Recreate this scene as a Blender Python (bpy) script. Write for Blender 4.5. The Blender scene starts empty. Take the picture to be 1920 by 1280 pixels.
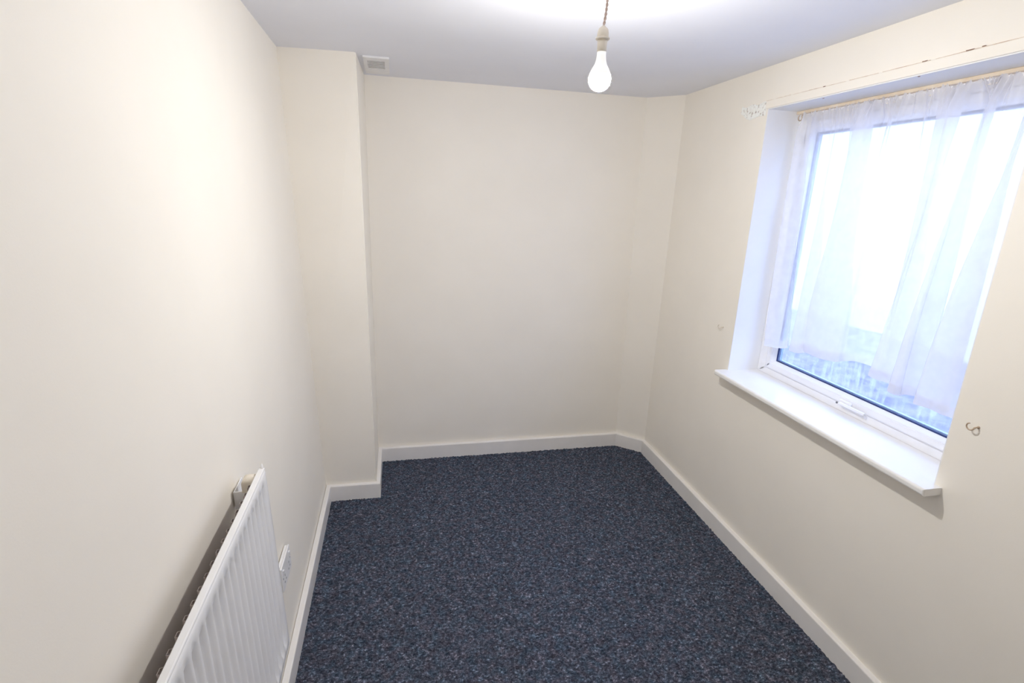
import bpy, bmesh, math, random
import numpy as np
from mathutils import Matrix, Vector, noise

random.seed(4)
rng = np.random.default_rng(7)
SC = bpy.context.scene
COL = SC.collection

# ------------------------------------------------------------------ camera, world, exposure
cam_data = bpy.data.cameras.new('camera')
cam_data.sensor_width = 36.0
cam_data.sensor_fit = 'HORIZONTAL'
cam_data.lens = 986.953 / 1920 * 36.0
cam_data.clip_start = 0.02
cam = bpy.data.objects.new('camera', cam_data)
COL.objects.link(cam)
RGT = Vector((0.9766384, -0.2115345, 0.0378218))
UPV = Vector((0.0208267, 0.2683539, 0.9630952))
FWD = Vector((0.2138775, 0.9398081, -0.2664903))
cam.matrix_world = Matrix((
    (RGT.x, UPV.x, -FWD.x, 0.42017),
    (RGT.y, UPV.y, -FWD.y, 0.0),
    (RGT.z, UPV.z, -FWD.z, 1.76896),
    (0, 0, 0, 1)))
SC.camera = cam

world = bpy.data.worlds.new('overcast_sky')
SC.world = world
world.use_nodes = True
bg = world.node_tree.nodes['Background']
bg.inputs['Color'].default_value = (0.455, 0.60, 1.0, 1)
bg.inputs['Strength'].default_value = 8.3

BULB_COLOR = (1.0, 0.975, 0.935)
BULB_STRENGTH = 1050.0

SC.view_settings.view_transform = 'Standard'
SC.view_settings.look = 'None'
SC.view_settings.exposure = 0.0
SC.view_settings.gamma = 1.0
SC.view_settings.use_curve_mapping = False
SC.cycles.max_bounces = 14
SC.cycles.diffuse_bounces = 8
SC.cycles.transparent_max_bounces = 24
SC.cycles.sample_clamp_indirect = 6.0
SC.cycles.caustics_reflective = False
SC.cycles.caustics_refractive = False

H = 2.4


def xr(y):
    """room-side face of the right wall"""
    return 2.1395 + 0.0158 * (y - 1.2)


# ------------------------------------------------------------------ helpers
def obj(name, bm, mat, parent=None, smooth=False):
    me = bpy.data.meshes.new(name)
    bmesh.ops.recalc_face_normals(bm, faces=bm.faces[:])
    bm.to_mesh(me)
    bm.free()
    o = bpy.data.objects.new(name, me)
    COL.objects.link(o)
    if mat:
        me.materials.append(mat)
    if parent:
        o.parent = parent
        o.matrix_parent_inverse = Matrix.Translation(-parent.location)
    if smooth:
        for p in me.polygons:
            p.use_smooth = True
    return o


def struct(o, label=None):
    o['kind'] = 'structure'
    if label:
        o['label'] = label
    return o


def thing(name, label, cat, loc=(0, 0, 0), group=None):
    o = bpy.data.objects.new(name, None)
    o.empty_display_size = 0.05
    COL.objects.link(o)
    o.location = loc
    o['label'] = label
    o['category'] = cat
    if group:
        o['group'] = group
    return o


def tag(o, label, cat, group=None, kind=None):
    o['label'] = label
    o['category'] = cat
    if group:
        o['group'] = group
    if kind:
        o['kind'] = kind
    return o


def hexa(bm, p):
    """eight points: bottom ring (4) then top ring (4)"""
    v = [bm.verts.new(q) for q in p]
    for f in ((0, 3, 2, 1), (4, 5, 6, 7), (0, 1, 5, 4), (1, 2, 6, 5), (2, 3, 7, 6), (3, 0, 4, 7)):
        bm.faces.new([v[i] for i in f])
    return v


def box(bm, x0, x1, y0, y1, z0, z1, f=None):
    pts = [(x0, y0, z0), (x1, y0, z0), (x1, y1, z0), (x0, y1, z0),
           (x0, y0, z1), (x1, y0, z1), (x1, y1, z1), (x0, y1, z1)]
    if f:
        pts = [f(*q) for q in pts]
    return hexa(bm, pts)


def bevel(bm, w, seg=2):
    bmesh.ops.bevel(bm, geom=bm.edges[:], offset=w, segments=seg, affect='EDGES', profile=0.5)


def rwall(dp, y, z):
    """depth dp behind (+) or in front of (-) the right wall face"""
    return (xr(y) + dp, y, z)


def lwall(off, y, z):
    """off in front of the left wall face (the wall leans out a little towards the ceiling)"""
    top = -0.069 - 0.00921 * (y + 0.75)
    return (0.0035 + (top - 0.003) * (z + 0.03) / 2.46 + off, y, z)


def lathe(bm, prof, cx, cy, n=32):
    rings = []
    for r, z in prof:
        rings.append([bm.verts.new((cx + r * math.cos(2 * math.pi * k / n), cy + r * math.sin(2 * math.pi * k / n), z)) for k in range(n)])
    for a, b in zip(rings, rings[1:]):
        for k in range(n):
            bm.faces.new((a[k], a[(k + 1) % n], b[(k + 1) % n], b[k]))
    bm.faces.new(rings[0][::-1])
    bm.faces.new(rings[-1])


def tube(bm, pts, r, n=8):
    pts = [Vector(p) for p in pts]
    rings = []
    ref = Vector((0.31, 0.52, 0.8)).normalized()
    for i, p in enumerate(pts):
        t = (pts[min(i + 1, len(pts) - 1)] - pts[max(i - 1, 0)]).normalized()
        a = t.cross(ref).normalized()
        b = t.cross(a)
        rr = r[i] if isinstance(r, (list, tuple)) else r
        rings.append([bm.verts.new(p + a * rr * math.cos(2 * math.pi * k / n) + b * rr * math.sin(2 * math.pi * k / n)) for k in range(n)])
    for a, b in zip(rings, rings[1:]):
        for k in range(n):
            bm.faces.new((a[k], a[(k + 1) % n], b[(k + 1) % n], b[k]))
    bm.faces.new(rings[0][::-1])
    bm.faces.new(rings[-1])


# ------------------------------------------------------------------ materials
def base_mat(name, color, rough=0.6, spec=0.3):
    m = bpy.data.materials.new(name)
    m.use_nodes = True
    nt = m.node_tree
    b = nt.nodes['Principled BSDF']
    b.inputs['Base Color'].default_value = (*color, 1)
    b.inputs['Roughness'].default_value = rough
    b.inputs['Specular IOR Level'].default_value = spec
    return m, nt, b


def noise_mat(name, c1, c2, scale=6.0, rough=0.6, spec=0.3, bump=0.0, bscale=200.0, bdist=0.001):
    m, nt, b = base_mat(name, c1, rough, spec)
    tc = nt.nodes.new('ShaderNodeTexCoord')
    n = nt.nodes.new('ShaderNodeTexNoise')
    n.inputs['Scale'].default_value = scale
    n.inputs['Detail'].default_value = 4
    nt.links.new(tc.outputs['Object'], n.inputs['Vector'])
    r = nt.nodes.new('ShaderNodeValToRGB')
    r.color_ramp.elements[0].position = 0.35
    r.color_ramp.elements[1].position = 0.65
    r.color_ramp.elements[0].color = (*c1, 1)
    r.color_ramp.elements[1].color = (*c2, 1)
    nt.links.new(n.outputs['Fac'], r.inputs['Fac'])
    nt.links.new(r.outputs['Color'], b.inputs['Base Color'])
    if bump:
        n2 = nt.nodes.new('ShaderNodeTexNoise')
        n2.inputs['Scale'].default_value = bscale
        n2.inputs['Detail'].default_value = 3
        nt.links.new(tc.outputs['Object'], n2.inputs['Vector'])
        bp = nt.nodes.new('ShaderNodeBump')
        bp.inputs['Strength'].default_value = bump
        bp.inputs['Distance'].default_value = bdist
        nt.links.new(n2.outputs['Fac'], bp.inputs['Height'])
        nt.links.new(bp.outputs['Normal'], b.inputs['Normal'])
    return m


M_WALL = noise_mat('cream_emulsion', (0.885, 0.845, 0.77), (0.905, 0.865, 0.79), 3.0, 0.55, 0.25, 0.15, 260.0, 0.0008)
M_CEIL = noise_mat('white_ceiling_paint', (0.80, 0.815, 0.875), (0.82, 0.835, 0.895), 3.0, 0.7, 0.2, 0.15, 240.0, 0.0008)
M_REVEAL = noise_mat('white_reveal_paint', (0.86, 0.86, 0.86), (0.88, 0.88, 0.88), 5.0, 0.5, 0.3, 0.1, 200.0, 0.0006)
M_GLOSS = noise_mat('white_gloss_paint', (0.84, 0.82, 0.80), (0.87, 0.85, 0.83), 9.0, 0.28, 0.5, 0.06, 60.0, 0.0008)
M_SILL = noise_mat('white_sill_gloss', (0.86, 0.85, 0.84), (0.88, 0.87, 0.86), 7.0, 0.22, 0.5, 0.05, 50.0, 0.0008)
M_UPVC = noise_mat('white_plastic', (0.84, 0.84, 0.86), (0.87, 0.87, 0.89), 12.0, 0.25, 0.5)
M_RAD = noise_mat('white_radiator_enamel', (0.83, 0.83, 0.84), (0.86, 0.86, 0.87), 12.0, 0.3, 0.5)
M_FIN = noise_mat('grey_pressed_steel', (0.34, 0.29, 0.28), (0.44, 0.38, 0.36), 30.0, 0.45, 0.4)
M_SEAL = noise_mat('blue_black_glazing_seal', (0.02, 0.035, 0.12), (0.03, 0.05, 0.16), 20.0, 0.5, 0.3)
M_SPACER = noise_mat('pale_spacer_bar', (0.35, 0.47, 0.70), (0.40, 0.52, 0.75), 30.0, 0.3, 0.5)
M_GAP = noise_mat('grey_gasket', (0.16, 0.17, 0.20), (0.22, 0.23, 0.26), 20.0, 0.6, 0.2)
M_IVORY = noise_mat('aged_ivory_plastic', (0.74, 0.68, 0.58), (0.80, 0.74, 0.64), 40.0, 0.4, 0.4)
M_CORD = noise_mat('beige_twisted_flex', (0.55, 0.42, 0.36), (0.68, 0.56, 0.50), 160.0, 0.6, 0.2)
M_METAL = noise_mat('dull_brass', (0.48, 0.36, 0.26), (0.56, 0.44, 0.33), 60.0, 0.4, 0.5)
M_HOOKW = noise_mat('painted_over_hook', (0.74, 0.67, 0.57), (0.80, 0.73, 0.63), 60.0, 0.45, 0.4)
M_PLASTER = noise_mat('bare_white_plaster', (0.90, 0.91, 0.88), (0.34, 0.26, 0.22), 70.0, 0.9, 0.1, 0.5, 180.0, 0.002)
M_PLASTER.node_tree.nodes['Color Ramp'].color_ramp.elements[0].position = 0.54
M_PLASTER.node_tree.nodes['Color Ramp'].color_ramp.elements[1].position = 0.72
M_NAIL = noise_mat('rusty_nail_hole', (0.24, 0.15, 0.11), (0.36, 0.25, 0.19), 60.0, 0.8, 0.1)
M_HOLE = noise_mat('dark_hole', (0.05, 0.035, 0.03), (0.09, 0.06, 0.05), 60.0, 0.8, 0.1)
M_CRACK = noise_mat('brown_crack', (0.55, 0.40, 0.30), (0.80, 0.72, 0.62), 30.0, 0.8, 0.1)
M_WOOD = noise_mat('ochre_batten_paint', (0.72, 0.60, 0.46), (0.82, 0.72, 0.58), 18.0, 0.6, 0.2)
M_SOCKET = noise_mat('white_socket_plastic', (0.82, 0.82, 0.83), (0.85, 0.85, 0.86), 30.0, 0.3, 0.5)
M_VENT = noise_mat('white_vent_plastic', (0.80, 0.80, 0.81), (0.84, 0.84, 0.85), 30.0, 0.4, 0.4)
M_DARK = noise_mat('dark_duct', (0.10, 0.09, 0.09), (0.14, 0.13, 0.13), 30.0, 0.8, 0.1)
M_CONC = noise_mat('pale_wet_concrete', (0.13, 0.115, 0.15), (0.25, 0.225, 0.27), 9.0, 0.8, 0.2, 0.6, 40.0, 0.01)
M_OUTW = noise_mat('whitewashed_brick', (0.66, 0.63, 0.57), (0.74, 0.71, 0.65), 4.0, 0.8, 0.1, 0.3, 60.0, 0.003)


def carpet_mat():
    m, nt, b = base_mat('slate_flecked_carpet', (0.05, 0.055, 0.075), 0.95, 0.1)
    tc = nt.nodes.new('ShaderNodeTexCoord')
    mp = nt.nodes.new('ShaderNodeMapping')
    mp.inputs['Scale'].default_value = (1.0, 1.35, 1.0)
    nt.links.new(tc.outputs['Object'], mp.inputs['Vector'])
    n1 = nt.nodes.new('ShaderNodeTexNoise')
    n1.inputs['Scale'].default_value = 82
    n1.inputs['Detail'].default_value = 6
    n1.inputs['Roughness'].default_value = 0.75
    nt.links.new(mp.outputs['Vector'], n1.inputs['Vector'])
    r1 = nt.nodes.new('ShaderNodeValToRGB')
    e = r1.color_ramp.elements
    e[0].position = 0.36
    e[0].color = (0.016, 0.020, 0.030, 1)
    e[1].position = 0.50
    e[1].color = (0.064, 0.072, 0.093, 1)
    k = e.new(0.60)
    k.color = (0.15, 0.167, 0.21, 1)
    k = e.new(0.665)
    k.color = (0.44, 0.475, 0.56, 1)
    nt.links.new(n1.outputs['Fac'], r1.inputs['Fac'])
    n2 = nt.nodes.new('ShaderNodeTexNoise')
    n2.inputs['Scale'].default_value = 30
    n2.inputs['Detail'].default_value = 3
    nt.links.new(tc.outputs['Object'], n2.inputs['Vector'])
    r2 = nt.nodes.new('ShaderNodeValToRGB')
    r2.color_ramp.elements[0].position = 0.35
    r2.color_ramp.elements[0].color = (0.78, 0.95, 1.05, 1)
    r2.color_ramp.elements[1].position = 0.65
    r2.color_ramp.elements[1].color = (1.08, 0.95, 0.98, 1)
    nt.links.new(n2.outputs['Fac'], r2.inputs['Fac'])
    mx = nt.nodes.new('ShaderNodeMix')
    mx.data_type = 'RGBA'
    mx.blend_type = 'MULTIPLY'
    mx.inputs[0].default_value = 1.0
    nt.links.new(r1.outputs['Color'], mx.inputs[6])
    nt.links.new(r2.outputs['Color'], mx.inputs[7])
    nt.links.new(mx.outputs[2], b.inputs['Base Color'])
    bp = nt.nodes.new('ShaderNodeBump')
    bp.inputs['Strength'].default_value = 0.5
    bp.inputs['Distance'].default_value = 0.004
    nt.links.new(n1.outputs['Fac'], bp.inputs['Height'])
    nt.links.new(bp.outputs['Normal'], b.inputs['Normal'])
    return m


def sheer_mat():
    m = bpy.data.materials.new('white_sheer_voile')
    m.use_nodes = True
    nt = m.node_tree
    nt.nodes.clear()
    out = nt.nodes.new('ShaderNodeOutputMaterial')
    tr = nt.nodes.new('ShaderNodeBsdfTransparent')
    tr.inputs['Color'].default_value = (1, 1, 1, 1)
    df = nt.nodes.new('ShaderNodeBsdfDiffuse')
    df.inputs['Color'].default_value = (0.91, 0.91, 0.94, 1)
    tl = nt.nodes.new('ShaderNodeBsdfTranslucent')
    tl.inputs['Color'].default_value = (0.91, 0.91, 0.94, 1)
    mx = nt.nodes.new('ShaderNodeMixShader')
    mx.inputs['Fac'].default_value = 0.5
    nt.links.new(df.outputs[0], mx.inputs[1])
    nt.links.new(tl.outputs[0], mx.inputs[2])
    tc = nt.nodes.new('ShaderNodeTexCoord')
    n = nt.nodes.new('ShaderNodeTexNoise')
    n.inputs['Scale'].default_value = 14
    nt.links.new(tc.outputs['Object'], n.inputs['Vector'])
    mr = nt.nodes.new('ShaderNodeMapRange')
    mr.inputs['From Min'].default_value = 0.3
    mr.inputs['From Max'].default_value = 0.7
    mr.inputs['To Min'].default_value = 0.55
    mr.inputs['To Max'].default_value = 0.63
    nt.links.new(n.outputs['Fac'], mr.inputs['Value'])
    m2 = nt.nodes.new('ShaderNodeMixShader')
    nt.links.new(mr.outputs[0], m2.inputs['Fac'])
    nt.links.new(tr.outputs[0], m2.inputs[1])
    nt.links.new(mx.outputs[0], m2.inputs[2])
    nt.links.new(m2.outputs[0], out.inputs['Surface'])
    return m


def glass_mat():
    m = bpy.data.materials.new('window_glass')
    m.use_nodes = True
    nt = m.node_tree
    nt.nodes.clear()
    out = nt.nodes.new('ShaderNodeOutputMaterial')
    tr = nt.nodes.new('ShaderNodeBsdfTransparent')
    tr.inputs['Color'].default_value = (0.96, 0.98, 1.0, 1)
    gl = nt.nodes.new('ShaderNodeBsdfGlossy')
    gl.inputs['Roughness'].default_value = 0.02
    lw = nt.nodes.new('ShaderNodeLayerWeight')
    lw.inputs['Blend'].default_value = 0.5
    pw = nt.nodes.new('ShaderNodeMath')
    pw.operation = 'POWER'
    pw.inputs[1].default_value = 5.0
    nt.links.new(lw.outputs['Facing'], pw.inputs[0])
    fr = nt.nodes.new('ShaderNodeMath')
    fr.operation = 'MULTIPLY_ADD'
    fr.inputs[1].default_value = 0.8
    fr.inputs[2].default_value = 0.04
    nt.links.new(pw.outputs[0], fr.inputs[0])
    a = nt.nodes.new('ShaderNodeMixShader')
    nt.links.new(fr.outputs[0], a.inputs['Fac'])
    nt.links.new(tr.outputs[0], a.inputs[1])
    nt.links.new(gl.outputs[0], a.inputs[2])
    # dried rain streaks on the lower part of the pane
    df = nt.nodes.new('ShaderNodeBsdfTranslucent')
    df.inputs['Color'].default_value = (0.8, 0.85, 0.92, 1)
    tc = nt.nodes.new('ShaderNodeTexCoord')
    mp = nt.nodes.new('ShaderNodeMapping')
    mp.inputs['Scale'].default_value = (60, 60, 7)
    n = nt.nodes.new('ShaderNodeTexNoise')
    n.inputs['Scale'].default_value = 1.0
    n.inputs['Detail'].default_value = 4
    nt.links.new(tc.outputs['Object'], mp.inputs['Vector'])
    nt.links.new(mp.outputs[0], n.inputs['Vector'])
    mr = nt.nodes.new('ShaderNodeMapRange')
    mr.inputs['From Min'].default_value = 0.5
    mr.inputs['From Max'].default_value = 0.8
    mr.inputs['To Min'].default_value = 0.02
    mr.inputs['To Max'].default_value = 0.28
    nt.links.new(n.outputs['Fac'], mr.inputs['Value'])
    b = nt.nodes.new('ShaderNodeMixShader')
    nt.links.new(mr.outputs[0], b.inputs['Fac'])
    nt.links.new(a.outputs[0], b.inputs[1])
    nt.links.new(df.outputs[0], b.inputs[2])
    nt.links.new(b.outputs[0], out.inputs['Surface'])
    return m


def bulb_mat():
    m = bpy.data.materials.new('lit_opal_bulb')
    m.use_nodes = True
    nt = m.node_tree
    nt.nodes.clear()
    out = nt.nodes.new('ShaderNodeOutputMaterial')
    em = nt.nodes.new('ShaderNodeEmission')
    em.inputs['Color'].default_value = (*BULB_COLOR, 1)
    em.inputs['Strength'].default_value = BULB_STRENGTH
    nt.links.new(em.outputs[0], out.inputs['Surface'])
    return m


M_CARPET = carpet_mat()
M_SHEER = sheer_mat()
M_GLASS = glass_mat()
M_BULB = bulb_mat()
M_FROST = noise_mat('dim_frosted_bulb_neck', (0.86, 0.86, 0.84), (0.88, 0.88, 0.86), 30.0, 0.4, 0.4)
M_FROST.node_tree.nodes['Principled BSDF'].inputs['Emission Color'].default_value = (*BULB_COLOR, 1)
M_FROST.node_tree.nodes['Principled BSDF'].inputs['Emission Strength'].default_value = 0.38

# ------------------------------------------------------------------ room shell
YF = -0.75                               # wall behind the camera
# plan corners (floor level, ceiling level) going round the visible walls
P_LF = ((0.003, YF), (-0.069, YF))
P_PL = ((0.003, 2.912), (-0.1028, 2.919))
P_PR = ((0.284, 2.909), (0.2572, 2.8842))
P_RC = ((0.286, 3.356), (0.2702, 3.3941))
P_A = ((2.012, 3.362), (2.0011, 3.369))
P_B = ((xr(3.214), 3.214), (xr(3.187), 3.187))
P_RF = ((xr(YF), YF), (xr(YF), YF))


def lerp(a, b, t):
    return tuple(p + (q - p) * t for p, q in zip(a, b))


def wall(name, A, B, th=0.12, grow=0.0):
    """slab between two plan corners; the room is on the left of A->B, thickness goes to the right"""
    bm = bmesh.new()
    pts = []
    for lev, z in ((0, -0.03), (1, H + 0.03)):
        a, b = Vector((*A[lev], z)), Vector((*B[lev], z))
        d = (b - a).normalized()
        nrm = Vector((-d.y, d.x, 0))
        pts += [a, b, b + nrm * th, a + nrm * th]
    hexa(bm, pts)
    # the faces are slightly twisted (the walls lean), so follow the true ruled surface
    bmesh.ops.subdivide_edges(bm, edges=bm.edges[:], cuts=15, use_grid_fill=True)
    return struct(obj(name, bm, M_WALL))


bm = bmesh.new()
box(bm, -0.35, 2.45, YF - 0.2, 3.6, -0.15, -0.012)
struct(obj('floor', bm, M_CONC))
bm = bmesh.new()
box(bm, -0.35, 2.45, YF - 0.2, 3.6, H, H + 0.15)
struct(obj('ceiling', bm, M_CEIL))

# outward is to the left of the travel direction here (left wall -> pier -> back -> corner -> right)
wall('wall_left', P_LF, P_PL)
wall('wall_back', P_RC, P_A)
wall('wall_corner', P_A, P_B, 0.10)
wall('wall_front', P_RF, P_LF)

# boxed-in pier in the far left corner
bm = bmesh.new()
z0, z1 = -0.012, H + 0.02
pb = [(-0.05, 2.912), (0.284, 2.909), (0.286, 3.40), (-0.05, 3.40)]
pt = [(-0.15, 2.922), (0.2572, 2.8842), (0.2702, 3.42), (-0.15, 3.42)]
hexa(bm, [(*p, z0) for p in pb] + [(*p, z1) for p in pt])
bmesh.ops.bevel(bm, geom=[e for e in bm.edges if abs(e.verts[0].co.x - e.verts[1].co.x) < 0.05 and abs(e.verts[0].co.z - e.verts[1].co.z) > 1 and e.verts[0].co.x > 0.2 and e.verts[0].co.y < 3],
                offset=0.006, segments=3, affect='EDGES')
struct(obj('wall_pier', bm, M_WALL))

# right wall with the window opening
WY0, WY1, WZ0, WZ1 = 1.207, 2.379, 0.885, 2.212
WT = 0.24
bm = bmesh.new()
ys = [YF - 0.1, WY0, WY1, 3.32]
zs = [-0.03, WZ0, WZ1, H + 0.03]
for i in range(3):
    for j in range(3):
        if i == 1 and j == 1:
            continue
        box(bm, 0, WT, ys[i], ys[i + 1], zs[j], zs[j + 1], rwall)
bmesh.ops.remove_doubles(bm, verts=bm.verts[:], dist=1e-5)
# drop the doubled inner faces between blocks
bad = [f for f in bm.faces if sum(1 for g in bm.faces if g is not f and set(g.verts) == set(f.verts))]
bmesh.ops.delete(bm, geom=bad, context='FACES_ONLY')
WALL_R = struct(obj('wall_right', bm, M_WALL))

# white painted lining of the reveal (thin plaster skin on jambs and soffit)
bm = bmesh.new()
sk = 0.004
box(bm, 0.0005, 0.185, WY1 - sk, WY1, 0.905, WZ1, rwall)
box(bm, 0.0005, 0.185, WY0, WY0 + sk, 0.905, WZ1, rwall)
obj('reveal', bm, M_REVEAL, WALL_R)
bm = bmesh.new()
box(bm, 0.0005, 0.185, WY0 + sk, WY1 - sk, WZ1 - sk, WZ1, rwall)
SOFFIT = obj('soffit', bm, M_REVEAL, WALL_R)

# flush cream batten over the opening, with the crack along its top edge
bm = bmesh.new()
box(bm, -0.006, 0.002, 1.02, 2.392, 2.2115, 2.2465, rwall)
bevel(bm, 0.0025, 2)
BATTEN = obj('trim_1', bm, M_WALL)
struct(BATTEN, 'cream painted batten across the top of the window opening')
bm = bmesh.new()
y = 2.39
while y > 1.02:
    L = random.uniform(0.03, 0.10)
    w = random.choice((0.0006, 0.0008, 0.0012, 0.0018))
    box(bm, -0.0064, -0.001, max(y - L, 1.02), y, 2.2458, 2.2462 + w, rwall)
    y -= L + random.choice((0.0, 0.0, 0.02))
obj('crack', bm, M_CRACK, BATTEN)
for (yy, zz, ln) in ((1.591, 2.247, 0.018), (1.444, 2.247, 0.024), (1.404, 2.248, 0.010), (2.029, 2.246, 0.012)):
    bm = bmesh.new()
    box(bm, -0.0072, -0.002, yy - ln / 2, yy + ln / 2, zz - 0.0012, zz + 0.0022, rwall)
    bevel(bm, 0.0010, 2)
    obj('screw_hole', bm, M_NAIL, BATTEN)
for (yy, dp) in ((2.053, 0.014), (1.614, 0.003)):
    bm = bmesh.new()
    lathe(bm, [(0.0035, WZ1 - sk - 0.0015), (0.004, WZ1 - sk + 0.001)], xr(yy) + dp + 0.006, yy, 10)
    obj('screw_hole', bm, M_NAIL, SOFFIT)

# torn patch of bare plaster where the batten used to carry on
bm = bmesh.new()
NY, NZ = 40, 14
gv = {}
for i in range(NY + 1):
    for j in range(NZ + 1):
        s, t = i / NY, j / NZ
        yy = 2.388 + 0.200 * s
        lo = 2.183 + 0.012 * math.sin(s * 9) * s - 0.004 * s + (0.028 * max(0, s - 0.8) / 0.2)
        hi = 2.243 + 0.004 * math.sin(s * 14)
        zz = lo + (hi - lo) * t
        e = min(s, 1 - s, t, 1 - t)
        dp = -0.0005 if e < 0.01 else -(0.0015 + 0.006 * abs(noise.noise((yy * 95, zz * 28, 1.3))))
        yy += 0.006 * noise.noise((s * 3, t * 9, 4)) + (0.010 * noise.noise((t * 8, 2.0, 7)) if i == NY else 0)
        zz += 0.004 * noise.noise((s * 30, t * 2, 9))
        gv[i, j] = bm.verts.new(rwall(dp, yy, zz))
for i in range(NY):
    for j in range(NZ):
        bm.faces.new((gv[i, j], gv[i + 1, j], gv[i + 1, j + 1], gv[i, j + 1]))
pp = obj('plaster_patch', bm, M_PLASTER, WALL_R)
pp['label'] = 'rough scraped patch of bare white plaster at the batten end'

# ------------------------------------------------------------------ carpet
step = 0.0075
X = np.arange(-0.02, 2.20, step)
Y = np.arange(YF, 3.40, step)
nx, ny = len(X), len(Y)
gx, gy = np.meshgrid(X, Y, indexing='ij')
hz = rng.random((nx, ny))
gz = -0.0075 + 0.0075 * hz ** 1.5
gx = gx + rng.uniform(-0.0025, 0.0025, (nx, ny))
gy = gy + rng.uniform(-0.0025, 0.0025, (nx, ny))
inside = (gx > 0.008) & (gx < 2.1395 + 0.0158 * (gy - 1.2) - 0.006) & (gy > YF + 0.01) & (gy < 3.35)
inside &= ~((gx < 0.292) & (gy > 2.903))
inside &= (gx - 2.012) / (2.171 - 2.012) + (gy - 3.214) / (3.362 - 3.214) < 1.95
idx = -np.ones((nx, ny), int)
idx[inside] = np.arange(inside.sum())
co = np.stack([gx[inside], gy[inside], gz[inside]], 1)
q = np.stack([idx[:-1, :-1], idx[1:, :-1], idx[1:, 1:], idx[:-1, 1:]], -1).reshape(-1, 4)
q = q[(q >= 0).all(1)]
me = bpy.data.meshes.new('carpet')
me.from_pydata(co.tolist(), [], q.tolist())
me.materials.append(M_CARPET)
me.polygons.foreach_set('use_smooth', np.ones(len(me.polygons), bool))
carpet = bpy.data.objects.new('carpet', me)
COL.objects.link(carpet)
tag(carpet, 'dark slate blue carpet with pale flecks fitted over the whole floor', 'carpet', kind='stuff')

# ------------------------------------------------------------------ baseboards
TB, HB = 0.0235, 0.0915
run = [Vector((0.001, YF, 0)), Vector((0.001, 2.912, 0)), Vector((0.284, 2.909, 0)), Vector((0.286, 3.356, 0)),
       Vector((2.012, 3.362, 0)), Vector((xr(3.214), 3.214, 0)), Vector((xr(YF), YF, 0))]


def offset_pts(d):
    out = []
    for i, p in enumerate(run):
        ns = []
        for a, b in ((i - 1, i), (i, i + 1)):
            if a >= 0 and b < len(run):
                t = (run[b] - run[a]).normalized()
                ns.append(Vector((t.y, -t.x, 0)))
        if len(ns) == 1:
            out.append(p + ns[0] * d)
        else:
            m = (ns[0] + ns[1]).normalized()
            out.append(p + m * (d / m.dot(ns[0])))
    return out


prof = [(0.0, -0.011), (TB, -0.011), (TB, HB - 0.005), (TB - 0.0015, HB - 0.0015), (TB - 0.005, HB), (0.0, HB + 0.0005)]
rings = [[Vector((p.x, p.y, z)) for p in offset_pts(d)] for d, z in prof]
for i, nm in enumerate(('baseboard_left', 'baseboard_pier', 'baseboard_recess', 'baseboard_back', 'baseboard_corner', 'baseboard_right')):
    bm = bmesh.new()
    a = [bm.verts.new(r[i]) for r in rings]
    b = [bm.verts.new(r[i + 1]) for r in rings]
    n = len(a)
    for k in range(n):
        bm.faces.new((a[k], a[(k + 1) % n], b[(k + 1) % n], b[k]))
    bm.faces.new(a[::-1])
    bm.faces.new(b)
    struct(obj(nm, bm, M_GLOSS))

# ------------------------------------------------------------------ window sill
bm = bmesh.new()
SZ = 0.909
box(bm, -0.072, 0.0, 1.183, 2.393, SZ - 0.026, SZ, rwall)
box(bm, -0.0005, 0.19, WY0 + sk, WY1 - sk, SZ - 0.026, SZ, rwall)
bmesh.ops.remove_doubles(bm, verts=bm.verts[:], dist=0.0007)
front = [e for e in bm.edges if all(v.co.x < xr(v.co.y) - 0.05 for v in e.verts)]
bmesh.ops.bevel(bm, geom=front, offset=0.009, segments=4, affect='EDGES', profile=0.5)
sill = obj('trim_2', bm, M_SILL)
struct(sill, 'white painted sill board projecting under the window')

# ------------------------------------------------------------------ window
win = bpy.data.objects.new('window_1', None)
COL.objects.link(win)
win.location = rwall(0.18, 1.793, SZ)
win['kind'] = 'structure'
FD = 0.178                        # depth of the room-side face of the frame
FY0, FY1, FZ0, FZ1 = WY0 + sk, WY1 - sk, SZ, WZ1 - sk


def frame_ring(bm, d0, d1, y0, y1, z0, z1, w, wb=None, wt=None):
    """four mitred bars round a rectangle"""
    wb = w if wb is None else wb
    wt = w if wt is None else wt
    O = [(y0, z0), (y1, z0), (y1, z1), (y0, z1)]
    I = [(y0 + w, z0 + wb), (y1 - w, z0 + wb), (y1 - w, z1 - wt), (y0 + w, z1 - wt)]
    vo = [[bm.verts.new(rwall(dd, *p)) for p in O] for dd in (d0, d1)]
    vi = [[bm.verts.new(rwall(dd, *p)) for p in I] for dd in (d0, d1)]
    for k in range(4):
        l = (k + 1) % 4
        bm.faces.new((vo[0][k], vo[0][l], vi[0][l], vi[0][k]))
        bm.faces.new((vo[1][k], vo[1][l], vi[1][l], vi[1][k]))
        bm.faces.new((vo[0][k], vo[0][l], vo[1][l], vo[1][k]))
        bm.faces.new((vi[0][k], vi[0][l], vi[1][l], vi[1][k]))


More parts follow.
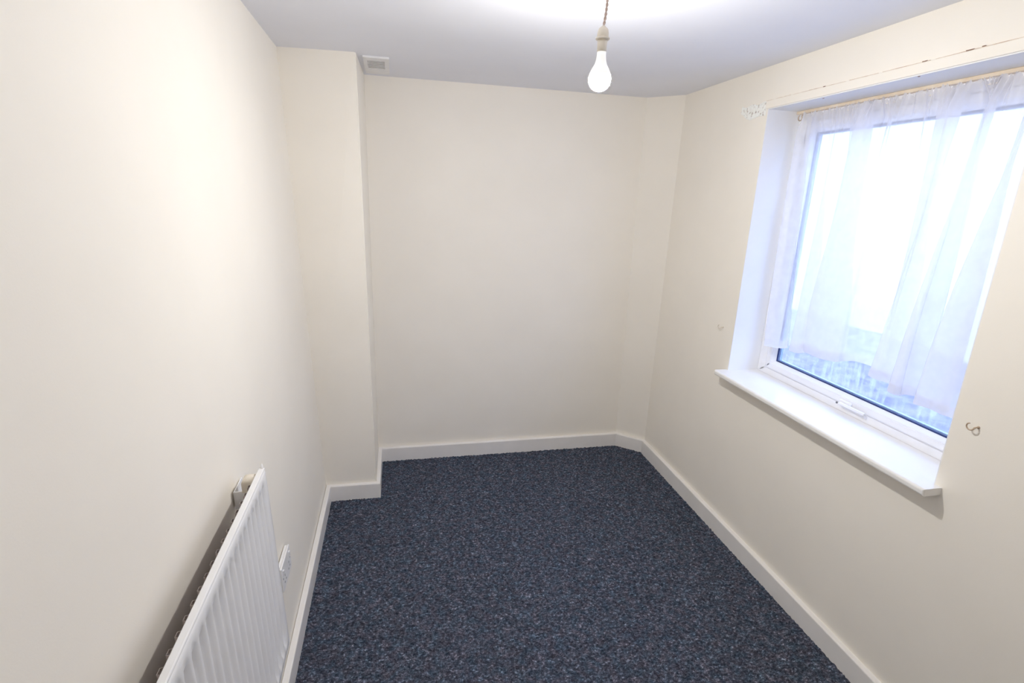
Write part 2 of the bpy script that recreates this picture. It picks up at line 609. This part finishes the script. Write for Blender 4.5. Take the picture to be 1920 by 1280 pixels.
bm = bmesh.new()
frame_ring(bm, FD, FD + 0.055, FY0, FY1, FZ0, FZ1, 0.062, 0.036, 0.050)
bmesh.ops.bevel(bm, geom=[e for e in bm.edges if all(v.co.x < xr(v.co.y) + FD + 0.001 for v in e.verts)], offset=0.003, segments=2, affect='EDGES')
obj('window_frame', bm, M_UPVC, win)
bm = bmesh.new()
GY0, GY1, GZ0, GZ1 = FY0 + 0.062, FY1 - 0.062, FZ0 + 0.036, FZ1 - 0.050
frame_ring(bm, FD + 0.006, FD + 0.05, GY0 - 0.004, GY1 + 0.004, GZ0 - 0.004, GZ1 + 0.004, 0.008)
obj('gasket', bm, M_GAP, win)
bm = bmesh.new()
sg = 0.0028
frame_ring(bm, FD - 0.006, FD + 0.05, GY0 + sg, GY1 - sg, GZ0 + sg, GZ1 - sg, 0.034, 0.030, 0.034)
bmesh.ops.bevel(bm, geom=[e for e in bm.edges if all(v.co.x < xr(v.co.y) + FD - 0.005 for v in e.verts)], offset=0.003, segments=3, affect='EDGES')
SASH = obj('sash', bm, M_UPVC, win)
# sloping glazing bead
bm = bmesh.new()
by0, by1, bz0, bz1 = GY0 + sg + 0.034, GY1 - sg - 0.034, GZ0 + sg + 0.030, GZ1 - sg - 0.034
bo = [(by0, bz0), (by1, bz0), (by1, bz1), (by0, bz1)]
bi = [(by0 + 0.016, bz0 + 0.014), (by1 - 0.016, bz0 + 0.014), (by1 - 0.016, bz1 - 0.016), (by0 + 0.016, bz1 - 0.016)]
vo = [bm.verts.new(rwall(FD - 0.003, *p)) for p in bo]
vi = [bm.verts.new(rwall(FD + 0.014, *p)) for p in bi]
vb = [bm.verts.new(rwall(FD + 0.024, *p)) for p in bi]
vc = [bm.verts.new(rwall(FD + 0.024, *p)) for p in bo]
for k in range(4):
    l = (k + 1) % 4
    for A, B in ((vo, vi), (vi, vb), (vb, vc), (vc, vo)):
        bm.faces.new((A[k], A[l], B[l], B[k]))
obj('glazing_bead', bm, M_UPVC, SASH)
bm = bmesh.new()
frame_ring(bm, FD + 0.016, FD + 0.022, by0 + 0.0155, by1 - 0.0155, bz0 + 0.0135, bz1 - 0.0155, 0.0055)
obj('glazing_seal', bm, M_SEAL, SASH)
bm = bmesh.new()
frame_ring(bm, FD + 0.026, FD + 0.040, by0 + 0.017, by1 - 0.017, bz0 + 0.015, bz1 - 0.017, 0.009)
obj('spacer_bar', bm, M_SPACER, SASH)
for dd in (0.0225, 0.041):
    bm = bmesh.new()
    box(bm, FD + dd, FD + dd + 0.003, by0 + 0.014, by1 - 0.014, bz0 + 0.012, bz1 - 0.014, rwall)
    obj('pane', bm, M_GLASS, SASH)
# handle in the middle of the bottom rail
bm = bmesh.new()
hz_ = FZ0 + 0.046
box(bm, FD - 0.016, FD - 0.005, 1.735, 1.800, hz_ - 0.012, hz_ + 0.012, rwall)
bevel(bm, 0.004, 3)
HANDLE = obj('handle', bm, M_UPVC, SASH)
bm = bmesh.new()
box(bm, FD - 0.026, FD - 0.015, 1.658, 1.792, hz_ - 0.010, hz_ + 0.002, rwall)
bevel(bm, 0.004, 3)
obj('lever', bm, M_UPVC, win)
bm = bmesh.new()
cx, cy, cz = rwall(FD - 0.002, 1.822, hz_ - 0.016)
bmesh.ops.create_uvsphere(bm, u_segments=12, v_segments=8, radius=0.0045, matrix=Matrix.Translation((cx, cy, cz)))
obj('lock_button', bm, M_GAP, win, True)
# dark sliver modelled as the shade in the gap between curtain head and frame
bm = bmesh.new()
tube(bm, [rwall(FD - 0.004 - 0.004 * math.sin(t * math.pi), 2.310 - 0.006 * t, 2.105 - 0.055 * t) for t in np.linspace(0, 1, 8)], [0.0008, 0.0018, 0.0024, 0.0026, 0.0024, 0.002, 0.0014, 0.0006], 8)
obj('gap_shade', bm, M_HOLE, win, True)

# ochre batten carrying the curtain wire, along the head of the frame
bm = bmesh.new()
box(bm, 0.156, 0.1775, FY0, FY1, 2.1945, 2.2075, rwall)
bevel(bm, 0.002, 2)
struct(obj('trim_3', bm, M_WOOD), 'thin ochre batten along the head of the window frame')

# ------------------------------------------------------------------ sheer curtain
HEM = [(2.252, 0.099, 1.079), (2.17, 0.122, 1.09), (2.134, 0.132, 1.099), (2.14, 0.149, 1.11), (2.10, 0.152, 1.117),
       (2.02, 0.152, 1.125), (2.00, 0.138, 1.125), (2.04, 0.105, 1.117), (2.064, 0.089, 1.110),
       (2.001, 0.083, 1.116), (1.975, 0.101, 1.126), (1.955, 0.130, 1.134), (1.90, 0.153, 1.140), (1.82, 0.156, 1.143),
       (1.80, 0.142, 1.143), (1.88, 0.118, 1.138), (1.99, 0.104, 1.134), (1.995, 0.096, 1.132), (1.886, 0.087, 1.13),
       (1.807, 0.102, 1.136), (1.789, 0.133, 1.143), (1.753, 0.16, 1.152), (1.684, 0.16, 1.155), (1.58, 0.158, 1.150), (1.53, 0.152, 1.145),
       (1.54, 0.136, 1.142), (1.60, 0.120, 1.137), (1.642, 0.113, 1.134),
       (1.613, 0.108, 1.129), (1.565, 0.122, 1.128), (1.50, 0.140, 1.126), (1.455, 0.142, 1.122), (1.45, 0.125, 1.118), (1.50, 0.090, 1.114), (1.520, 0.081, 1.113),
       (1.493, 0.083, 1.109), (1.479, 0.097, 1.108),
       (1.485, 0.113, 1.107), (1.480, 0.147, 1.111), (1.42, 0.150, 1.108), (1.35, 0.152, 1.105), (1.335, 0.140, 1.102), (1.39, 0.120, 1.098), (1.432, 0.112, 1.097), (1.42, 0.106, 1.097),
       (1.375, 0.115, 1.099), (1.331, 0.113, 1.097), (1.294, 0.113, 1.1), (1.25, 0.12, 1.1), (1.222, 0.11, 1.1)]
hem = np.array(HEM)
# keep overlapping folds: widen the back-tracking a little, then resample by arc length with Catmull-Rom
def catmull(P, n):
    P = np.vstack([2 * P[0] - P[1], P, 2 * P[-1] - P[-2]])
    out = []
    for i in range(1, len(P) - 2):
        for t in np.linspace(0, 1, 16, endpoint=False):
            p0, p1, p2, p3 = P[i - 1:i + 3]
            out.append(0.5 * (2 * p1 + (p2 - p0) * t + (2 * p0 - 5 * p1 + 4 * p2 - p3) * t * t + (3 * p1 - p0 - 3 * p2 + p3) * t ** 3))
    out.append(P[-2])
    out = np.array(out)
    s = np.concatenate([[0], np.cumsum(np.linalg.norm(np.diff(out[:, :2], axis=0), axis=1))])
    u = np.linspace(0, s[-1], n)
    return np.stack([np.interp(u, s, out[:, k]) for k in range(3)], 1)


NU, NV = 760, 60
hp = catmull(hem, NU)
u = np.linspace(0, 1, NU)
kern = np.exp(-0.5 * (np.arange(-150, 151) / 55.0) ** 2)
ysm = np.convolve(np.pad(hp[:, 0], 150, mode='edge'), kern / kern.sum(), mode='valid')
ysm = 2.288 - (ysm[0] - ysm) * (2.288 - 1.215) / (ysm[0] - ysm[-1])
ytop = 0.6 * ysm + 0.4 * (2.288 - (2.288 - 1.215) * u)
TOPZ, DT = 2.184, 0.138
# pleats gathered on the wire
ph = 2 * np.pi * (10 * u + 0.5 * np.sin(9 * u + 1) + 0.25 * np.sin(21 * u))
ph2 = 2 * np.pi * (31 * u + 0.6 * np.sin(13 * u))
pa = 0.62 + 0.38 * np.sin(17 * u + 2)
fine = 2 * np.pi * 95 * u + 3 * np.sin(40 * u)
verts = []
for j in range(NV + 1):
    v = j / NV
    b = v ** 0.85
    sm = b * b * (3 - 2 * b) * 0.6 + b * 0.4
    yb = ytop * (1 - sm) + hp[:, 0] * sm
    db = DT * (1 - sm) + hp[:, 1] * sm
    zb = TOPZ + (hp[:, 2] - TOPZ) * v
    fade = max(0.0, 1 - v / 0.98) ** 0.6
    fade2 = max(0.0, 1 - v / 0.4)
    if v < 0.06:
        fade *= 0.35 + 0.65 * v / 0.06
    yb = yb + fade * 0.052 * pa * np.sin(ph) + fade2 * 0.009 * np.sin(ph2)
    db = db + fade * 0.024 * pa * np.cos(ph) + fade2 * 0.005 * np.cos(ph2)
    ff = max(0.0, 1 - v / 0.10)
    db = db + ff * 0.007 * np.sin(fine)
    zb = zb + (0.007 * np.sin(fine * 1.3 + 1) + 0.004 * np.sin(fine * 0.37)) * max(0.0, 1 - v / 0.03)
    db = np.clip(db, 0.06, 0.1685)
    for k in range(NU):
        verts.append(rwall(float(db[k]), float(yb[k]), float(zb[k])))
faces = []
for j in range(NV):
    for k in range(NU - 1):
        a = j * NU + k
        faces.append((a, a + 1, a + NU + 1, a + NU))
me = bpy.data.meshes.new('curtain_cloth')
me.from_pydata(verts, [], faces)
me.materials.append(M_SHEER)
me.polygons.foreach_set('use_smooth', np.ones(len(me.polygons), bool))
cloth = bpy.data.objects.new('curtain_cloth', me)
COL.objects.link(cloth)
curt = thing('net_curtain', 'sheer white net curtain gathered across the window and ending above its sill', 'curtain', rwall(0.13, 1.79, 1.09))
cloth.parent = curt
cloth.matrix_parent_inverse = Matrix.Translation(-curt.location)
# double hem band
me2v, me2f = [], []
for k in range(NU):
    for t in (0.0, 1.0):
        a = Vector(verts[NV * NU + k])
        c = Vector(verts[(NV - 2) * NU + k])
        p = a.lerp(c, t)
        me2v.append((p.x - 0.0012, p.y, p.z))
for k in range(NU - 1):
    me2f.append((2 * k, 2 * k + 2, 2 * k + 3, 2 * k + 1))
me = bpy.data.meshes.new('hem')
me.from_pydata(me2v, [], me2f)
me.materials.append(M_SHEER)
hemo = bpy.data.objects.new('hem', me)
COL.objects.link(hemo)
hemo.parent = curt
hemo.matrix_parent_inverse = Matrix.Translation(-curt.location)
# stretched wire and its two screw eyes
bm = bmesh.new()
tube(bm, [rwall(DT + 0.004, yy, 2.172 - 0.004 * math.sin(math.pi * (yy - FY0) / (FY1 - FY0))) for yy in np.linspace(FY0 + 0.02, 2.312, 12)], 0.0016, 8)
obj('curtain_wire', bm, M_IVORY, curt, True)
for yy, s in ((2.322, 1), (FY0 + 0.014, -1)):
    bm = bmesh.new()
    pts = [rwall(DT + 0.012 + 0.010, yy - s * 0.006, 2.196)]
    pts += [rwall(DT + 0.010 * math.cos(a), yy + 0.0, 2.172 + 0.012 * math.sin(a)) for a in np.linspace(0.9, -4.2, 18)]
    tube(bm, pts, 0.0024, 8)
    obj('screw_eye', bm, M_METAL, curt, True)

# ------------------------------------------------------------------ tie-back hooks on the right wall
def hook(y, z, label, mat, flip):
    t = thing('tieback_hook', label, 'hook', rwall(0, y, z), 'tieback hooks beside the window')
    bm = bmesh.new()
    tube(bm, [rwall(0.002, y, z), rwall(-0.008, y, z), rwall(-0.016, y + flip * 0.001, z - 0.001)], 0.0022, 8)
    obj('shank', bm, mat, t, True)
    bm = bmesh.new()
    pts = []
    for a in np.linspace(0.5 * math.pi, 2.25 * math.pi * 0.78, 18):
        pts.append((a, 0))
    pts = [rwall(-0.016 - 0.003 * i / 18, y + flip * (0.001 + 0.0105 * (1 - math.cos(a))), z - 0.001 - 0.0105 * math.sin(a)) for i, a in enumerate(np.linspace(0, 1.45 * math.pi, 19))]
    tube(bm, pts, [0.0021] * 18 + [0.0014], 8)
    obj('cup', bm, mat, t, True)
    bm = bmesh.new()
    tube(bm, [rwall(0.001, y, z), rwall(-0.0025, y, z)], [0.005, 0.004], 12)
    obj('collar', bm, mat, t, True)
    return t


hook(1.131, 1.146, 'small brownish metal cup hook on the wall beside the near end of the window sill', M_METAL, 1)
hook(2.473, 1.124, 'small cream painted cup hook on the wall below the torn plaster patch', M_HOOKW, 1)

# ------------------------------------------------------------------ radiator


def rwl(off, y, z):
    return lwall(off - 0.006 if off > 0.02 else off - 0.0045, y, z)


rad = thing('radiator', 'white ribbed panel radiator hung on the cream wall', 'radiator', rwl(0.05, 0.95, 0.38))
RY0, RY1, RZ0, RZ1 = 0.36, 1.452, 0.385, 1.0
PITCH, F0 = 0.0387, 1.428
bm = bmesh.new()
yy_list = []
y = RY1
prof_y = [RY1, RY1 - 0.010]
k = 0
pos = F0
while pos > RY0 + 0.02:
    for t in np.linspace(0, 1, 9)[:-1]:
        prof_y.append(pos - PITCH * t)
    pos -= PITCH
prof_y += [pos, RY0 + 0.0]
prof_y = sorted(set(round(v, 5) for v in prof_y if RY0 <= v <= RY1), reverse=True)
zr = [RZ0, RZ0 + 0.006, RZ0 + 0.030, RZ0 + 0.045, RZ0 + 0.10, RZ0 + 0.3, RZ1 - 0.10, RZ1 - 0.050, RZ1 - 0.034, RZ1 - 0.012, RZ1]


def flute(y, z):
    if y > F0 or y < RY0 + 0.02:
        g = 0.0
    else:
        s = ((F0 - y) / PITCH) % 1.0
        c = 0.5 + 0.5 * math.cos(2 * math.pi * (s - 0.5))
        g = c ** 1.1
    e = min((z - (RZ0 + 0.030)) / 0.015, ((RZ1 - 0.034) - z) / 0.016, 1.0)
    e = max(0.0, e)
    return -0.0140 * g * e


grid = []
for z in zr:
    rowv = []
    for yv in prof_y:
        o = 0.090 + flute(yv, z)
        if z in (RZ0, RZ1):
            o = 0.086
        rowv.append(bm.verts.new(rwl(o, yv, z)))
    grid.append(rowv)
for a, b in zip(grid, grid[1:]):
    for k in range(len(a) - 1):
        bm.faces.new((a[k], a[k + 1], b[k + 1], b[k]))
# back skin and rim
back = [[bm.verts.new(rwl(0.076, yv, z)) for yv in (RY1, RY0)] for z in (RZ0, RZ1)]
bm.faces.new((back[0][0], back[0][1], back[1][1], back[1][0]))
bm.faces.new([back[0][0]] + grid[0][:] + [back[0][1]])
bm.faces.new([back[1][1]] + grid[-1][::-1] + [back[1][0]])
bm.faces.new([r[0] for r in grid] + [back[1][0], back[0][0]])
bm.faces.new([r[-1] for r in grid] + [back[1][1], back[0][1]])
panel = obj('front_panel', bm, M_RAD, rad)
for p in panel.data.polygons:
    p.use_smooth = len(p.vertices) == 4
# rolled seam along the top edge
bm = bmesh.new()
box(bm, 0.0735, 0.0895, RY0, RY1, RZ1 - 0.004, RZ1 + 0.003, rwl)
bevel(bm, 0.0025, 2)
obj('top_seam', bm, M_RAD, rad)
# convector sheet folded behind the panel
fin_bm = bmesh.new()
pts = []
pos = RY1 - 0.065
while pos > RY0 + 0.03:
    pts += [(0.0755, pos), (0.0605, pos - 0.003), (0.0605, pos - 0.0165), (0.0755, pos - 0.0195), (0.0755, pos - PITCH + 0.001)]
    pos -= PITCH
lo = [fin_bm.verts.new(rwl(o, yv, RZ0 + 0.05)) for o, yv in pts]
hi = [fin_bm.verts.new(rwl(o, yv, RZ1 - 0.012)) for o, yv in pts]
for k in range(len(pts) - 1):
    fin_bm.faces.new((lo[k], lo[k + 1], hi[k + 1], hi[k]))
fins = obj('convector', fin_bm, M_FIN, rad)
sol = fins.modifiers.new('sheet', 'SOLIDIFY')
sol.thickness = 0.0012
# wall brackets and the pipe tapping at the far top corner
for yc in (1.475, 0.52):
    inn = yc if yc > 1 else yc
    bm = bmesh.new()
    box(bm, 0.0092, 0.0125, inn - 0.018, inn + 0.018, 0.45, 0.955, rwl)
    bevel(bm, 0.0012, 1)
    br = obj('bracket', bm, M_RAD, rad)
    bm = bmesh.new()
    box(bm, 0.0115, 0.0745, inn - 0.062, inn - 0.058, 0.90, 0.953, rwl)
    box(bm, 0.0092, 0.0118, inn - 0.062, inn - 0.0175, 0.90, 0.953, rwl)
    obj('arm', bm, M_RAD, br)
bm = bmesh.new()
box(bm, 0.034, 0.0735, 1.412, 1.450, 0.950, 0.992, rwl)
bm.verts.ensure_lookup_table()
top = [e for e in bm.edges if min(v.co.z for v in e.verts) > 0.985]
bmesh.ops.bevel(bm, geom=top, offset=0.016, segments=6, affect='EDGES', profile=0.5)
cap = obj('bracket_cap', bm, M_IVORY, rad)
cap['label'] = 'rounded ivory plastic cap on the far bracket'
bm = bmesh.new()
tube(bm, [rwl(0.083, 1.447, 0.99), rwl(0.083, 1.449, 1.006), rwl(0.083, 1.450, 1.016)], [0.005, 0.004, 0.0015], 10)
obj('bleed_valve', bm, M_RAD, rad, True)

# ------------------------------------------------------------------ double socket
sock = thing('wall_socket', 'white surface mounted double socket low on the wall beyond the radiator', 'socket', lwall(0, 1.78, 0.37))
SY0, SY1, SZ0, SZ1 = 1.709, 1.851, 0.368, 0.462
bm = bmesh.new()
box(bm, 0.003, 0.013, SY0, SY1, SZ0, SZ1, lwall)
bevel(bm, 0.003, 2)
obj('back_box', bm, M_SOCKET, sock)
bm = bmesh.new()
box(bm, 0.0125, 0.020, SY0 - 0.003, SY1 + 0.003, SZ0 - 0.001, SZ1 + 0.001, lwall)
bevel(bm, 0.0035, 3)
plate = obj('faceplate', bm, M_SOCKET, sock)
for yc in (1.744, 1.816):
    bm = bmesh.new()
    box(bm, 0.0198, 0.0235, yc - 0.006 + (0.018 if yc > 1.78 else -0.018), yc + 0.006 + (0.018 if yc > 1.78 else -0.018), 0.424, 0.446, lwall)
    bevel(bm, 0.0012, 2)
    obj('switch', bm, M_UPVC, sock)
    for dy, dz, w, h in ((0, 0.412, 0.005, 0.009), (-0.011, 0.391, 0.008, 0.005), (0.011, 0.391, 0.008, 0.005)):
        bm = bmesh.new()
        box(bm, 0.0192, 0.0203, yc + dy - w / 2, yc + dy + w / 2, dz - h / 2, dz + h / 2, lwall)
        obj('pin_slot', bm, M_GAP, plate)
for yc in (1.718, 1.842):
    bm = bmesh.new()
    box(bm, 0.0195, 0.0207, yc - 0.003, yc + 0.003, 0.412, 0.418, lwall)
    bevel(bm, 0.0005, 1)
    obj('screw', bm, M_GAP, plate)

# ------------------------------------------------------------------ ceiling vent
vent = thing('air_vent', 'small white louvred air vent on the ceiling beside the pier', 'vent', (0.355, 3.15, H))
VX0, VX1, VY0, VY1 = 0.286, 0.412, 2.93, 3.300
VB = H - 0.009
bm = bmesh.new()
gx0, gx1, gy0, gy1 = 0.304, 0.390, 2.985, 3.175
for a in ((VX0, gx0, VY0, VY1), (gx1, VX1, VY0, VY1), (gx0, gx1, VY0, gy0), (gx0, gx1, gy1, VY1)):
    box(bm, a[0], a[1], a[2], a[3], VB, H + 0.001)
bmesh.ops.remove_doubles(bm, verts=bm.verts[:], dist=1e-5)
obj('vent_frame', bm, M_VENT, vent)
bm = bmesh.new()
box(bm, gx0, gx1, gy0, gy1, H - 0.0022, H - 0.0005)
obj('duct', bm, M_DARK, vent)
ns = 8
for k in range(ns):
    yc = gy0 + (k + 0.5) * (gy1 - gy0) / ns
    bm = bmesh.new()
    hexa(bm, [(gx0, yc - 0.0095, VB), (gx1, yc - 0.0095, VB), (gx1, yc + 0.0020, VB), (gx0, yc + 0.0020, VB),
              (gx0, yc - 0.0040, H - 0.003), (gx1, yc - 0.0040, H - 0.003), (gx1, yc + 0.0080, H - 0.003), (gx0, yc + 0.0080, H - 0.003)])
    obj('slat', bm, M_VENT, vent)

# ------------------------------------------------------------------ pendant light
PX, PY = 1.0200, 1.6100
lamp = thing('pendant_light', 'bare lit bulb in an ivory lampholder hanging from the ceiling on a twisted cord', 'pendant light', (PX, PY, H))
bm = bmesh.new()
for ph0 in (0, math.pi):
    pts = []
    for t in np.linspace(0, 1, 90):
        a = ph0 + t * 2 * math.pi * 6
        sway = 0.004 * math.sin(t * math.pi * 1.2) + 0.004 * t
        pts.append((PX + sway + 0.0021 * math.cos(a), PY + 0.0021 * math.sin(a), 2.246 + (2.385 - 2.246) * t))
    tube(bm, pts, 0.0020, 8)
obj('cord', bm, M_CORD, lamp, True)
bm = bmesh.new()
lathe(bm, [(0.038, H), (0.038, H - 0.006), (0.030, H - 0.018), (0.012, H - 0.024), (0.006, H - 0.026)], PX + 0.004, PY, 36)
obj('ceiling_rose', bm, M_IVORY, lamp, True)
bm = bmesh.new()
lathe(bm, [(0.0160, 2.2188), (0.0168, 2.2220), (0.0166, 2.2300), (0.0150, 2.2380), (0.0115, 2.2435), (0.0070, 2.2465), (0.0050, 2.2490)], PX, PY)
obj('holder_cap', bm, M_IVORY, lamp, True)
bm = bmesh.new()
lathe(bm, [(0.0150, 2.2125), (0.0196, 2.2135), (0.0204, 2.2160), (0.0198, 2.2182), (0.0162, 2.2192)], PX, PY)
obj('shade_ring', bm, M_IVORY, lamp, True)
bm = bmesh.new()
lathe(bm, [(0.0128, 2.1815), (0.0138, 2.1825), (0.0140, 2.2000), (0.0148, 2.2142)], PX, PY)
obj('holder_skirt', bm, M_IVORY, lamp, True)
bm = bmesh.new()
lathe(bm, [(0.0304, 2.1170), (0.0317, 2.1175), (0.0310, 2.1235), (0.0252, 2.1360), (0.0180, 2.1480), (0.0145, 2.1600), (0.0132, 2.1710), (0.0128, 2.1825)], PX, PY)
obj('bulb_collar', bm, M_FROST, lamp, True)
bm = bmesh.new()
BR, BZ = 0.0325, 2.1080
pf = []
for a in np.linspace(-math.pi / 2 + 0.02, 0.27, 20):
    pf.append((BR * math.cos(a), BZ + BR * math.sin(a)))
pf.append((0.0305, 2.1178))
lathe(bm, pf, PX, PY, 40)
obj('bulb', bm, M_BULB, lamp, True)

# ------------------------------------------------------------------ outside
GO = 0.55
NX_, NY_ = 60, 120
bm = bmesh.new()
g = {}
for i in range(NX_ + 1):
    for j in range(NY_ + 1):
        x = 2.42 + (6.0 - 2.42) * i / NX_
        y = -3.0 + 12.0 * j / NY_
        z = GO + 0.05 * noise.noise((x * 1.7, y * 1.7, 0)) + 0.03 * noise.noise((x * 6, y * 6, 3))
        g[i, j] = bm.verts.new((x, y, z))
for i in range(NX_):
    for j in range(NY_):
        bm.faces.new((g[i, j], g[i + 1, j], g[i + 1, j + 1], g[i, j + 1]))
struct(obj('ground', bm, M_CONC, None, True))
bm = bmesh.new()
box(bm, 5.2, 5.42, -3.0, 9.0, 0.3, 3.30)
bw = struct(obj('wall_outside', bm, M_OUTW))
bm = bmesh.new()
box(bm, 5.16, 5.46, -3.0, 9.0, 3.30, 3.38)
bevel(bm, 0.01, 2)
obj('coping', bm, M_OUTW, bw)
for (x0, x1, y0, y1, zt, lab) in ((3.05, 3.55, 1.9, 3.0, 0.63, 'low pale slab outside on the far side of the glass'),
                                  (2.75, 3.15, 1.2, 2.0, 0.68, 'low pale slab outside nearest the window frame')):
    bm = bmesh.new()
    box(bm, x0, x1, y0, y1, 0.45, zt)
    bevel(bm, 0.015, 2)
    tag(obj('paving_slab', bm, M_CONC), lab, 'slab')
